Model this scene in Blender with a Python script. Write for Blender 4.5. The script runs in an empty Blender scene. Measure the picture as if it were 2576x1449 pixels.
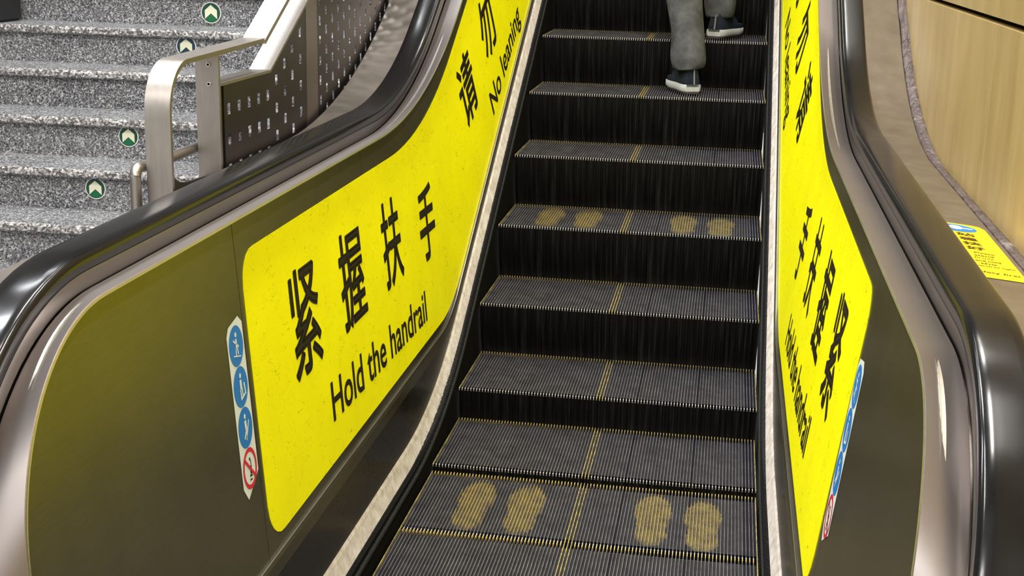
import bpy, bmesh, math, random
from mathutils import Vector, Matrix
random.seed(7)
C = bpy.context.scene.collection
PI = math.pi
# ------------------------------------------------------------------ camera
cam_data = bpy.data.cameras.new('camera')
cam = bpy.data.objects.new('camera', cam_data); C.objects.link(cam)
r_ = Vector((0.98701649, 0.15914399, 0.02171711)); u_ = Vector((-0.06147022, 0.24935541, 0.96645915)); f_ = Vector((-0.14839089, 0.95524608, -0.25590052))
cam.matrix_world = Matrix(((r_.x, u_.x, -f_.x, 0.3391), (r_.y, u_.y, -f_.y, -3.5643), (r_.z, u_.z, -f_.z, 1.6367), (0, 0, 0, 1)))
cam_data.sensor_width = 36.0; cam_data.lens = 3400.8 / 2576 * 36; cam_data.clip_start = 0.05
bpy.context.scene.camera = cam
# ------------------------------------------------------------------ world, lamps, exposure
sc = bpy.context.scene
sc.view_settings.view_transform = 'Standard'; sc.view_settings.look = 'None'
sc.view_settings.exposure = -0.38; sc.view_settings.gamma = 1.0; sc.view_settings.use_curve_mapping = False
w = bpy.data.worlds.new('world'); sc.world = w; w.use_nodes = True
bg = w.node_tree.nodes['Background']; bg.inputs[0].default_value = (1.0, 0.97, 0.94, 1); bg.inputs[1].default_value = 1.0
def lamp(x, y, z, sx, sy, power, rx=0.0, col=(1, 0.97, 0.93)):
    d = bpy.data.lights.new('ceiling_lamp', 'AREA'); d.shape = 'RECTANGLE'; d.size = sx; d.size_y = sy; d.energy = power; d.color = col
    o = bpy.data.objects.new('ceiling_lamp', d); C.objects.link(o); o.location = (x, y, z); o.rotation_euler = (rx, 0, 0)
    return o
def ceil_z(y): return 4.3 if y < 0.5 else 4.3 + (y - 0.5) * 0.577
for x, y in ((-0.75, -2.0), (-0.75, 0.0), (-0.75, 2.2), (-0.75, 4.4), (0.65, -1.2), (0.65, 1.2), (0.65, 3.4)):
    lamp(x, y, ceil_z(y) - 0.12, 0.22, 1.3, 105 if y < 2 else 45, 0.52 if y > 0.5 else 0.0)
for x, y in ((-2.6, -0.6), (-2.6, 1.4), (-2.6, 3.4)):
    lamp(x, y, ceil_z(y) - 0.15, 1.3, 0.3, 110, 0.52 if y > 0.5 else 0.0, (0.95, 0.97, 1.0))
lamp(-1.6, -4.4, 4.3, 2.4, 0.3, 170); lamp(0.5, -6.4, 4.3, 2.4, 0.3, 170)

# ------------------------------------------------------------------ helpers
def obj(name, bm, mat, parent=None, smooth=False, recalc=True):
    me = bpy.data.meshes.new(name)
    if recalc: bmesh.ops.recalc_face_normals(bm, faces=bm.faces)
    bm.to_mesh(me); bm.free()
    for m in (mat if isinstance(mat, (list, tuple)) else [mat]): me.materials.append(m)
    if smooth:
        for p in me.polygons: p.use_smooth = True
        me.set_sharp_from_angle(angle=math.radians(40))
    o = bpy.data.objects.new(name, me); C.objects.link(o)
    if parent: o.parent = parent
    return o
def tag(o, label=None, cat=None, group=None, kind=None):
    if label: o['label'] = label
    if cat: o['category'] = cat
    if group: o['group'] = group
    if kind: o['kind'] = kind
    return o
def thing(name, label, cat, loc=(0, 0, 0), group=None):
    o = bpy.data.objects.new(name, None); C.objects.link(o); o.location = loc; o.empty_display_size = 0.1
    return tag(o, label, cat, group)
def box(bm, x0, x1, y0, y1, z0, z1, mi=0):
    v = [bm.verts.new((x, y, z)) for x in (x0, x1) for y in (y0, y1) for z in (z0, z1)]
    for f in ((0, 1, 3, 2), (4, 6, 7, 5), (0, 4, 5, 1), (2, 3, 7, 6), (0, 2, 6, 4), (1, 5, 7, 3)):
        bm.faces.new([v[i] for i in f]).material_index = mi
def grid(bm, rows, closed=False, mi=0, cap=False):
    R = [[bm.verts.new(p) for p in r] for r in rows]
    n = len(R); rng = range(n if closed else n - 1)
    for i in rng:
        a, b = R[i], R[(i + 1) % n]
        for j in range(len(a) - 1):
            bm.faces.new((a[j], a[j + 1], b[j + 1], b[j])).material_index = mi
    if cap and closed:
        bm.faces.new([r[0] for r in R]); bm.faces.new([r[-1] for r in R])
    return R
def tube(bm, pts, rad, n=14, cap=True):
    P = [Vector(p) for p in pts]; rings = []
    up = Vector((0.3, 0.2, 1)).normalized()
    for i, p in enumerate(P):
        t = (P[min(i + 1, len(P) - 1)] - P[max(i - 1, 0)]).normalized()
        a = t.cross(up)
        if a.length < 0.05: a = t.cross(Vector((1, 0, 0)))
        a.normalize(); b = t.cross(a)
        rr = rad[i] if isinstance(rad, (list, tuple)) else rad
        rings.append([bm.verts.new(p + a * (rr * math.cos(k * 2 * PI / n)) + b * (rr * math.sin(k * 2 * PI / n))) for k in range(n)])
    for i in range(len(rings) - 1):
        for k in range(n):
            bm.faces.new((rings[i][k], rings[i][(k + 1) % n], rings[i + 1][(k + 1) % n], rings[i + 1][k]))
    if cap:
        bm.faces.new(rings[0]); bm.faces.new(rings[-1])
def rings_loft(bm, rings, n=24, cap=True, wob=None):
    """rings: (cx, cy, cz, rx, ry[, tiltx])"""
    R = []
    for k, q in enumerate(rings):
        cx, cy, cz, rx, ry = q[:5]; tl = q[5] if len(q) > 5 else 0
        row = []
        for i in range(n):
            a = i * 2 * PI / n; s = 1 + (wob(k, a) if wob else 0)
            dx, dy = rx * s * math.cos(a), ry * s * math.sin(a)
            row.append(bm.verts.new((cx + dx, cy + dy, cz + tl * dx)))
        R.append(row)
    for i in range(len(R) - 1):
        for k in range(n): bm.faces.new((R[i][k], R[i][(k + 1) % n], R[i + 1][(k + 1) % n], R[i + 1][k]))
    if cap: bm.faces.new(R[0]); bm.faces.new(R[-1])

# ------------------------------------------------------------------ materials
def mat(name, col, rough=0.5, metal=0.0, spec=0.5):
    m = bpy.data.materials.new(name); m.use_nodes = True
    b = m.node_tree.nodes['Principled BSDF']
    b.inputs['Base Color'].default_value = (*col, 1); b.inputs['Roughness'].default_value = rough; b.inputs['Metallic'].default_value = metal
    b.inputs['Specular IOR Level'].default_value = spec
    return m
class NT:
    def __init__(s, m): s.m = m; s.t = m.node_tree; s.b = s.t.nodes['Principled BSDF']
    def n(s, typ, **kw):
        q = s.t.nodes.new(typ)
        for k, v in kw.items(): setattr(q, k, v)
        return q
    def l(s, a, b): s.t.links.new(a, b)
    def co(s, scale=(1, 1, 1), rot=(0, 0, 0)):
        c = s.n('ShaderNodeTexCoord'); mp = s.n('ShaderNodeMapping'); mp.inputs['Scale'].default_value = scale; mp.inputs['Rotation'].default_value = rot
        s.l(c.outputs['Object'], mp.inputs[0]); return mp.outputs[0]
    def noise(s, vec, scale, detail=3, rough=0.5):
        q = s.n('ShaderNodeTexNoise'); q.inputs['Scale'].default_value = scale; q.inputs['Detail'].default_value = detail; q.inputs['Roughness'].default_value = rough
        s.l(vec, q.inputs['Vector']); return q.outputs['Fac']
    def ramp(s, fac, stops, interp='LINEAR'):
        q = s.n('ShaderNodeValToRGB'); q.color_ramp.interpolation = interp
        e = q.color_ramp.elements
        while len(e) < len(stops): e.new(0.5)
        for i, (p, c) in enumerate(stops): e[i].position = p; e[i].color = (*c, 1) if len(c) == 3 else c
        s.l(fac, q.inputs[0]); return q.outputs[0]
    def mix(s, fac, a, b, mode='MIX'):
        q = s.n('ShaderNodeMix', data_type='RGBA', blend_type=mode)
        for inp, v in ((q.inputs[0], fac), (q.inputs[6], a), (q.inputs[7], b)):
            if hasattr(v, 'is_linked') or hasattr(v, 'links'): s.l(v, inp)
            elif isinstance(v, tuple): inp.default_value = (*v, 1)
            else: inp.default_value = v
        return q.outputs[2]
    def math(s, op, a, b=None, c=None):
        q = s.n('ShaderNodeMath', operation=op)
        for i, v in enumerate((a, b, c)):
            if v is None: continue
            if isinstance(v, (int, float)): q.inputs[i].default_value = v
            else: s.l(v, q.inputs[i])
        return q.outputs[0]
    def col(s, v): s.l(v, s.b.inputs['Base Color'])
    def rgh(s, v): s.l(v, s.b.inputs['Roughness'])
    def bump(s, h, st=0.2, d=0.002):
        q = s.n('ShaderNodeBump'); q.inputs['Strength'].default_value = st; q.inputs['Distance'].default_value = d
        s.l(h, q.inputs['Height']); s.l(q.outputs[0], s.b.inputs['Normal'])
def steel(name, col, rough, amp=0.08, streak=(3, 3, 40), var=0.86):
    m = mat(name, col, rough, 1.0); t = NT(m)
    v = t.co(streak); n1 = t.noise(v, 6, 4)
    n2 = t.noise(t.co(), 7, 5, 0.6)
    s = t.math('ADD', t.math('MULTIPLY', n1, 0.5), t.math('MULTIPLY', n2, 0.5))
    t.rgh(t.math('ADD', rough - amp / 2, t.math('MULTIPLY', s, amp)))
    t.col(t.ramp(s, [(0.3, tuple(c * var for c in col)), (0.7, tuple(min(1, c * (1 + (1 - var) * 0.6)) for c in col))]))
    return m
M = {}
M['panel'] = steel('panel_steel', (0.185, 0.17, 0.125), 0.30, 0.06)
M['panel'].node_tree.nodes['Principled BSDF'].inputs['Metallic'].default_value = 0.88
M['band'] = steel('band_steel', (0.37, 0.335, 0.325), 0.42, 0.04, (1, 1, 1), 0.97)
M['edge'] = steel('edge_steel', (0.80, 0.78, 0.76), 0.34, 0.05)
M['guide'] = steel('guide_steel', (0.22, 0.20, 0.18), 0.2, 0.03, (1, 1, 1), 0.95)
M['ridge'] = steel('ridge_steel', (0.42, 0.41, 0.39), 0.36, 0.05)
M['skirt'] = steel('skirt_steel', (0.12, 0.105, 0.09), 0.28, 0.08)
M['deck'] = steel('outer_deck_steel', (0.41, 0.37, 0.325), 0.38, 0.12, (3, 3, 3))
M['rail_steel'] = steel('railing_steel', (0.43, 0.395, 0.36), 0.40, 0.12, (20, 20, 2))
M['plate'] = steel('plate_steel', (0.095, 0.083, 0.078), 0.42, 0.08)
M['dark'] = mat('dark_void', (0.006, 0.006, 0.006), 0.8, 0, 0.05)
M['black_metal'] = mat('black_metal', (0.010, 0.010, 0.011), 0.5)
M['rubber'] = mat('handrail_rubber', (0.006, 0.006, 0.0065), 0.24, 0, 0.36)
t = NT(M['rubber']); t.rgh(t.math('ADD', 0.10, t.math('MULTIPLY', t.noise(t.co(), 9, 5, 0.7), 0.14)))
M['strip'] = mat('strip_aluminium', (0.62, 0.57, 0.54), 0.5, 0.0)
t = NT(M['strip']); v = t.co((1, 1, 1)); n = t.noise(v, 55, 6, 0.7); n2 = t.noise(v, 30, 5, 0.7)
base = t.ramp(n2, [(0.35, (0.50, 0.43, 0.40)), (0.65, (0.78, 0.74, 0.71))])
t.col(t.mix(t.ramp(n, [(0.66, (0, 0, 0)), (0.70, (1, 1, 1))]), base, (0.07, 0.05, 0.045)))
M['bristle'] = mat('brush_bristle', (0.022, 0.023, 0.024), 0.8, 0, 0.2)
# yellow vinyl with hair-thin dark scuffs
M['yellow'] = mat('yellow_vinyl', (0.86, 0.82, 0.0), 0.5, 0, 0.15)
t = NT(M['yellow']); v = t.co()
warp = t.noise(t.co((1, 1.3, 3.2), (0.5, 0, 0)), 11, 2)
line = t.math('ABSOLUTE', t.math('SUBTRACT', warp, 0.5))
line = t.math('LESS_THAN', line, 0.0042)
msk = t.math('GREATER_THAN', t.noise(v, 16, 2), 0.54)
l2 = t.math('LESS_THAN', t.math('ABSOLUTE', t.math('SUBTRACT', t.noise(t.co((1, 3.5, 1.2), (0.9, 0, 0)), 23, 1), 0.52)), 0.0035)
msk2 = t.math('GREATER_THAN', t.noise(v, 21, 2), 0.58)
s = t.math('MAXIMUM', t.math('MULTIPLY', line, msk), t.math('MULTIPLY', l2, msk2))
s = t.math('MULTIPLY', s, 0.55)
tint = t.ramp(t.noise(v, 5, 5, 0.6), [(0.3, (0.80, 0.765, 0.0)), (0.7, (0.87, 0.845, 0.0))])
t.col(t.mix(s, tint, (0.16, 0.13, 0.0)))
M['ink'] = mat('black_ink', (0.012, 0.008, 0.006), 0.5, 0, 0.3)
M['white'] = mat('white_vinyl', (0.62, 0.68, 0.64), 0.45)
M['blue'] = mat('blue_vinyl', (0.006, 0.16, 0.50), 0.45)
M['red'] = mat('red_vinyl', (0.55, 0.01, 0.04), 0.45)
M['orange_yellow'] = mat('amber_vinyl', (0.93, 0.70, 0.0), 0.45)
M['joint_fill'] = mat('joint_sealant', (0.30, 0.30, 0.20), 0.5)  # plain pale sealant colour that shows in the panel joints
# beige wall cladding
M['beige'] = mat('beige_panel', (0.42, 0.31, 0.14), 0.38, 0.0, 0.45)
t = NT(M['beige']); n1 = t.noise(t.co((1, 1, 0.25)), 6, 5, 0.6); n2 = t.noise(t.co((1, 3, 0.8)), 4, 4, 0.6)
s = t.math('ADD', t.math('MULTIPLY', n1, 0.6), t.math('MULTIPLY', n2, 0.4))
c = t.ramp(s, [(0.32, (0.30, 0.21, 0.075)), (0.55, (0.39, 0.285, 0.112)), (0.72, (0.45, 0.34, 0.15))])
sp = t.noise(t.co(), 30, 4, 0.7)
t.col(t.mix(t.ramp(sp, [(0.73, (0, 0, 0)), (0.78, (0.8, 0.8, 0.8))]), c, (0.12, 0.08, 0.03)))
t.bump(t.noise(t.co(), 160, 2), 0.08, 0.001)
M['seal'] = mat('old_sealant', (0.13, 0.10, 0.085), 0.45)
t = NT(M['seal']); n1 = t.noise(t.co((1, 1, 1)), 22, 6, 0.7)
t.col(t.ramp(n1, [(0.35, (0.05, 0.036, 0.033)), (0.58, (0.10, 0.075, 0.07)), (0.74, (0.24, 0.21, 0.19))])); t.bump(n1, 0.6, 0.006)
# terrazzo
M['terrazzo'] = mat('terrazzo', (0.2, 0.2, 0.2), 0.42)
t = NT(M['terrazzo']); v = t.co()
wv = t.n('ShaderNodeTexNoise'); wv.inputs['Scale'].default_value = 60; wv.inputs['Detail'].default_value = 2; t.l(v, wv.inputs['Vector'])
ad = t.n('ShaderNodeVectorMath', operation='MULTIPLY_ADD'); t.l(wv.outputs['Color'], ad.inputs[0]); ad.inputs[1].default_value = (0.02, 0.02, 0.02); t.l(v, ad.inputs[2])
vo = t.n('ShaderNodeTexVoronoi'); vo.inputs['Scale'].default_value = 185; t.l(ad.outputs[0], vo.inputs['Vector'])
sepc = t.n('ShaderNodeSeparateColor'); t.l(vo.outputs['Color'], sepc.inputs[0])
c1 = t.ramp(sepc.outputs[0], [(0.0, (0.016, 0.018, 0.023)), (0.42, (0.055, 0.059, 0.070)), (0.66, (0.165, 0.170, 0.185)), (0.84, (0.58, 0.59, 0.60))], 'CONSTANT')
ve = t.n('ShaderNodeTexVoronoi', feature='DISTANCE_TO_EDGE'); ve.inputs['Scale'].default_value = 75; t.l(ad.outputs[0], ve.inputs['Vector'])
c2 = t.mix(t.ramp(ve.outputs['Distance'], [(0.02, (0.75, 0.75, 0.75)), (0.09, (0, 0, 0))]), c1, (0.42, 0.41, 0.40))
blot = t.noise(v, 5, 4)
t.col(t.mix(0.25, c2, t.ramp(blot, [(0.35, (0.075, 0.078, 0.085)), (0.7, (0.20, 0.20, 0.205))])))
M['terrazzo_nose'] = mat('terrazzo_worn', (0.3, 0.3, 0.3), 0.38)
t = NT(M['terrazzo_nose']); v = t.co()
vo = t.n('ShaderNodeTexVoronoi'); vo.inputs['Scale'].default_value = 130; t.l(v, vo.inputs['Vector'])
sepc = t.n('ShaderNodeSeparateColor'); t.l(vo.outputs['Color'], sepc.inputs[0])
t.col(t.ramp(sepc.outputs[0], [(0.0, (0.09, 0.085, 0.085)), (0.35, (0.24, 0.23, 0.225)), (0.65, (0.40, 0.39, 0.38)), (0.88, (0.60, 0.58, 0.56))], 'CONSTANT'))
# step metal
def step_mat(name, kind, foot=False):
    m = mat(name, (0.09, 0.088, 0.095), 0.5, 0.35); t = NT(m)
    tc = t.n('ShaderNodeTexCoord'); sp = t.n('ShaderNodeSeparateXYZ'); t.l(tc.outputs['Object'], sp.inputs[0])
    X, Y = sp.outputs[0], sp.outputs[1]
    wn = t.noise(t.co(), 14, 5, 0.65)
    if kind == 'cleat':
        basec = t.ramp(wn, [(0.35, (0.08, 0.078, 0.088)), (0.7, (0.21, 0.205, 0.22))])
    else:
        basec = t.ramp(t.noise(t.co(), 45, 4, 0.65), [(0.3, (0.017, 0.0165, 0.021)), (0.7, (0.045, 0.043, 0.050))])
        for cx, hw in ((0.105, 0.0052), (0.303, 0.0052), (0.485, 0.024), (-0.478, 0.028)):
            basec = t.mix(t.math('LESS_THAN', t.math('ABSOLUTE', t.math('SUBTRACT', X, cx)), hw), basec, (0.006, 0.006, 0.014))
    c = basec
    yel = (0.72, 0.55, 0.16) if kind == 'cleat' else (0.26, 0.20, 0.05)
    if foot:
        fm = None
        for cx, cy in ((-0.325, 0.21), (-0.175, 0.205), (0.20, 0.215), (0.345, 0.20)):
            for (ox, oy, rx, ry) in ((0, 0.055, 0.056, 0.12), (0, -0.09, 0.047, 0.085), (0, -0.01, 0.046, 0.10)):
                dx = t.math('DIVIDE', t.math('SUBTRACT', X, cx + ox), rx); dy = t.math('DIVIDE', t.math('SUBTRACT', Y, cy + oy), ry)
                d = t.math('ADD', t.math('MULTIPLY', dx, dx), t.math('MULTIPLY', dy, dy))
                k = t.math('LESS_THAN', t.math('ADD', d, t.math('MULTIPLY', t.noise(t.co(), 45, 4, 0.7), 1.3)), 1.6)
                fm = k if fm is None else t.math('MAXIMUM', fm, k)
        wear = t.ramp(t.noise(t.co(), 30, 4, 0.7), [(0.3, (0.95, 0.95, 0.95)), (0.7, (0.15, 0.15, 0.15))])
        q = t.math('MULTIPLY', fm, wear)
        c = t.mix(q, c, (0.50, 0.38, 0.11) if kind == 'cleat' else (0.23, 0.185, 0.075))
    if kind == 'cleat':
        back = t.math('GREATER_THAN', Y, 0.4055)
        c = t.mix(back, c, yel)
        front = t.math('LESS_THAN', Y, 0.0035)
        c = t.mix(front, c, (0.42, 0.40, 0.40))  # whitish sparkle of the step nose painted into the cleat fronts
    t.col(c); return m
M['cleat'] = step_mat('step_cleat', 'cleat'); M['groove'] = step_mat('step_groove', 'groove')
M['cleat_f'] = step_mat('step_cleat_footprints', 'cleat', True); M['groove_f'] = step_mat('step_groove_footprints', 'groove', True)
M['cleat_y'] = mat('step_cleat_yellow', (0.70, 0.52, 0.10), 0.5)
t = NT(M['cleat_y']); t.col(t.ramp(t.noise(t.co(), 35, 4, 0.7), [(0.40, (0.17, 0.15, 0.11)), (0.64, (0.52, 0.42, 0.13))]))
M['riser'] = mat('riser_black', (0.012, 0.012, 0.012), 0.6, 0, 0.12)
t = NT(M['riser']); n = t.noise(t.co((38, 1, 1.2)), 1.6, 4, 0.6)
t.col(t.ramp(n, [(0.42, (0.0015, 0.0015, 0.0015)), (0.56, (0.007, 0.007, 0.007)), (0.68, (0.024, 0.0235, 0.0235))]))

# ------------------------------------------------------------------ escalator path
A = 0.5227906; R0 = 1.9166; YN = R0 * math.tan(A / 2); TA = math.tan(A)
def spath(s):
    if s < 0: return s, 0.0
    if s < R0 * A: return R0 * math.sin(s / R0), R0 * (1 - math.cos(s / R0))
    t_ = s - R0 * A
    return R0 * math.sin(A) + t_ * math.cos(A), R0 * (1 - math.cos(A)) + t_ * math.sin(A)
def run_pts(h0, v, Rc, ystart, L=4.6, nf=14, na=30, ni=16):
    """flat - arc - incline, as (y, z)"""
    yc = YN + (h0 - v) / TA; T = Rc * math.tan(A / 2); out = []
    for i in range(nf): out.append((ystart + (yc - T - ystart) * i / nf, h0))
    for i in range(na): a = A * i / na; out.append((yc - T + Rc * math.sin(a), h0 + Rc * (1 - math.cos(a))))
    y1, z1 = yc + T * math.cos(A), h0 + T * math.sin(A)
    for i in range(ni + 1): k = L * i / ni; out.append((y1 + k * math.cos(A), z1 + k * math.sin(A)))
    return out
TILT = 0.12
def nose_line(x, h0, v, Rc, yc, r, zend=0.02):
    out = []
    for i in range(6): z = zend + (h0 - r - zend) * i / 6; out.append((x + TILT * (z - 1.06), yc - r, z))
    for i in range(26):
        a = PI / 2 * (1 - i / 26); z = h0 - r + r * math.cos(a); out.append((x + TILT * (z - h0), yc - r * math.sin(a), z))
    out += [(x, y, z) for y, z in run_pts(h0, v, Rc, yc)]
    return out
def flat_line(x, h0, v, Rc, y0=-2.6): return [(x, y, z) for y, z in run_pts(h0, v, Rc, y0, nf=20)]
def mir(rows, sx): return [[(sx * p[0], p[1], p[2]) for p in r] for r in rows]
def interp(pts, y):
    for i in range(len(pts) - 1):
        if pts[i + 1][0] >= y:
            a, b = pts[i], pts[i + 1]; return a[1] + (b[1] - a[1]) * (y - a[0]) / (b[0] - a[0])
    return pts[-1][1]
PB = run_pts(0.369, 0.185, 0.59, -3.0, nf=2, na=60, ni=2); PT = run_pts(0.972, 0.796, 1.79, -3.0, nf=2, na=60, ni=2)
def surf(y, z, off=0.0):
    """x of the balustrade lining at (y, z); off > 0 comes towards the steps"""
    b = interp(PB, y); t_ = interp(PT, y)
    return 0.5545 + (z - b) / (t_ - b) * 0.091 - off

# ------------------------------------------------------------------ setting
def struct(name, bm, m, smooth=False): o = obj(name, bm, m, None, smooth); o['kind'] = 'structure'; return o
M['floor'] = mat('floor_stone', (0.22, 0.21, 0.20), 0.4)
bm = bmesh.new(); box(bm, -5.2, -0.95, -6.5, -0.02, -0.12, 0.0); box(bm, -0.95, 0.98, -6.5, -1.9, -0.12, 0.0); struct('floor', bm, M['floor'])
# right wall: beige cladding slabs with an open black joint between the rows
bm = bmesh.new(); WX = 0.958; lean = 0.02
ys = [-5.6, -3.8, -2.0, -0.185, 1.63, 3.45, 5.3, 7.1]
for i in range(len(ys) - 1):
    box(bm, WX, WX + 0.03, ys[i] + 0.0012, ys[i + 1] - 0.0012, 0.0, 1.447)
    box(bm, WX, WX + 0.03, ys[i] + 0.0012, ys[i + 1] - 0.0012, 1.461, 2.9)
    box(bm, WX, WX + 0.03, ys[i] + 0.0012, ys[i + 1] - 0.0012, 2.914, 4.6)
    box(bm, WX, WX + 0.03, ys[i] + 0.0012, ys[i + 1] - 0.0012, 4.614, 8.6)
bmesh.ops.bevel(bm, geom=bm.edges[:], offset=0.0012, segments=1, affect='EDGES')
struct('wall_right', bm, M['beige'])
bm = bmesh.new(); box(bm, WX + 0.031, WX + 0.12, -5.6, 7.1, 0, 8.6); struct('trim_2', bm, M['dark'])
M['stone'] = mat('grey_wall_stone', (0.16, 0.155, 0.15), 0.45); t = NT(M['stone']); t.col(t.ramp(t.noise(t.co(), 9, 5, 0.6), [(0.3, (0.11, 0.108, 0.105)), (0.7, (0.21, 0.205, 0.20))]))
M['ceiling'] = mat('ceiling_paint', (0.30, 0.29, 0.28), 0.7)
bm = bmesh.new(); box(bm, -4.98, -4.84, -3.0, 8.2, 0, 9.0); struct('wall_left_unseen', bm, M['stone'])  # unseen side wall, added to darken what the steel reflects
bm = bmesh.new(); box(bm, -4.98, 1.08, 8.2, 8.34, 0, 9.0); struct('wall_back_unseen', bm, M['stone'])  # unseen end wall, added to keep the risers dark
bm = bmesh.new(); cp = [(-3.0, 4.3), (0.5, 4.3), (8.2, 8.743)]
grid(bm, [[(-4.98, y, z) for y, z in cp], [(1.08, y, z) for y, z in cp], [(1.08, y, z + 0.1) for y, z in cp], [(-4.98, y, z + 0.1) for y, z in cp]], closed=True, cap=True); struct('ceiling', bm, M['ceiling'])
M['grout'] = mat('pale_grout', (0.52, 0.43, 0.24), 0.6)
bm = bmesh.new()
for y in ys[1:-1]:
    for z0, z1 in ((0.0, 1.447), (1.461, 2.9), (2.914, 4.6), (4.614, 8.6)): box(bm, WX + 0.0015, WX + 0.02, y - 0.0012, y + 0.0012, z0, z1)
struct('trim_3', bm, M['grout'])
# torn sealant along the wall foot
bm = bmesh.new(); a_ = flat_line(0.9305, 1.0195, 0.785, 1.98, -2.4); b_ = flat_line(0.9575, 1.014, 0.792, 2.2, -2.4)
def dense(l, k=6):
    out = []
    for i in range(len(l) - 1):
        for j in range(k): out.append(tuple(l[i][c] + (l[i + 1][c] - l[i][c]) * j / k for c in range(3)))
    return out + [l[-1]]
a_, b_ = dense(a_), dense(b_); rows = []
for q in range(6):
    f = q / 5; row = []
    for i, (p, s_) in enumerate(zip(a_, b_)):
        random.seed(i * 7 + q); j = random.uniform(-1, 1)
        row.append((p[0] + (s_[0] - p[0]) * f + (0.0016 * j if q == 0 else 0), p[1] + (s_[1] - p[1]) * f, p[2] + (s_[2] - p[2]) * f + 0.004 * math.sin(PI * f) + 0.0022 * j * (0 < q < 5)))
    rows.append(row)
low = [[(p[0], p[1], p[2] - 0.03) for p in rows[-1]], [(p[0], p[1], p[2] - 0.03) for p in rows[0]]]
grid(bm, rows + low, closed=True, cap=True); struct('trim_1', bm, M['seal'])

# ------------------------------------------------------------------ escalator steps
NC = 100
def ridge(bm, x, w, y0, y1, z0, z1, mi):
    c = 0.003
    v = [bm.verts.new(p) for p in ((x - w, y0, z0), (x + w, y0, z0), (x - w, y0, z1 - c), (x + w, y0, z1 - c), (x - w * .75, y0 + c, z1), (x + w * .75, y0 + c, z1),
                                   (x - w * .75, y1, z1), (x + w * .75, y1, z1), (x - w, y1, z0), (x + w, y1, z0))]
    for f in ((0, 1, 3, 2), (2, 3, 5, 4), (4, 5, 7, 6), (6, 7, 9, 8), (0, 2, 4, 6, 8), (1, 9, 7, 5, 3)): bm.faces.new([v[i] for i in f]).material_index = mi
def tread_bm():
    bm = bmesh.new(); box(bm, -0.5, 0.5, 0.011, 0.4065, -0.03, -0.010, 0)
    for i in range(NC + 1):
        x = -0.497 + 0.994 * i / NC
        yel = i in (0, NC) or 47 <= i <= 49
        ridge(bm, x, 0.0013, 0.0, 0.4225, -0.0105, 0.0, 2 if yel else 1)
    return bm
def riser_y(z): return 0.003 + 1.16 * z * z
def riser_bm():
    bm = bmesh.new(); zs = [-0.004 - 0.245 * k / 12 for k in range(13)]
    grid(bm, [[(-0.499, riser_y(z) + 0.005, z), (0.499, riser_y(z) + 0.005, z)] for z in zs])
    grid(bm, [[(-0.499, riser_y(z) + 0.02, z), (0.499, riser_y(z) + 0.02, z)] for z in zs])
    for i in range(NC + 1):
        x = -0.497 + 0.994 * i / NC; w_ = 0.0022
        grid(bm, [[(x - w_, riser_y(z) + 0.006, z), (x - w_ * .6, riser_y(z), z), (x + w_ * .6, riser_y(z), z), (x + w_, riser_y(z) + 0.006, z)] for z in zs])
    return bm
order = {-2: 'black grooved escalator step lying flat just in front of the lower picture edge', -1: 'flat escalator step cut by the lower picture edge, in front of the near footprints',
         0: 'flat escalator step with four bright yellow footprints, nearest the viewer', 1: 'low plain escalator step directly behind the near footprint step',
         2: 'plain escalator step, second one above the near footprint step', 3: 'plain escalator step directly below the one with worn far footprints',
         4: 'escalator step with four worn yellow footprints, halfway up the flight', 5: 'plain escalator step directly above the one with worn far footprints',
         6: 'escalator step that carries the left, lower shoe of the person', 7: 'escalator step that carries the right, higher shoe of the person',
         8: 'escalator step at the top of the picture, only its riser showing', 9: 'escalator step just above the top edge of the picture'}
tread0 = riser0 = None
for i in range(-2, 10):
    y, z = spath(-0.13466 + 0.427427 * i)
    st = thing('escalator_step', order[i], 'escalator step', (0, y, z), 'moving steps of the escalator')
    if tread0 is None:
        tr = tread0 = obj('tread', tread_bm(), [M['groove'], M['cleat'], M['cleat_y']], st); rs = riser0 = obj('riser', riser_bm(), M['riser'], st, smooth=False)
    else:
        tr = tread0.copy(); rs = riser0.copy(); C.objects.link(tr); C.objects.link(rs); tr.parent = st; rs.parent = st
    if i in (0, 4, 8):
        for k, mm in ((0, 'groove_f'), (1, 'cleat_f')): tr.material_slots[k].link = 'OBJECT'; tr.material_slots[k].material = M[mm]
# comb plate and landing in front of the steps (below the frame)
lp = thing('landing_plate', 'ribbed metal landing plate in front of the lowest steps', 'landing plate', (0, -1.43, 0))
bm = bmesh.new(); box(bm, -0.5, 0.5, -0.47, -0.16, -0.03, 0.004)
for i in range(60): x = -0.49 + 0.98 * i / 59; box(bm, x - 0.003, x + 0.003, -0.46, -0.17, 0.004, 0.007)
obj('floor_cover', bm, M['rail_steel'], lp)
bm = bmesh.new(); box(bm, -0.5, 0.5, -0.16, -0.03, -0.03, 0.006)
for i in range(NC): x = -0.492 + 0.984 * i / (NC - 1); box(bm, x - 0.0014, x + 0.0014, -0.03, 0.0, -0.006, 0.002)
obj('comb', bm, M['cleat_y'], lp)

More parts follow.
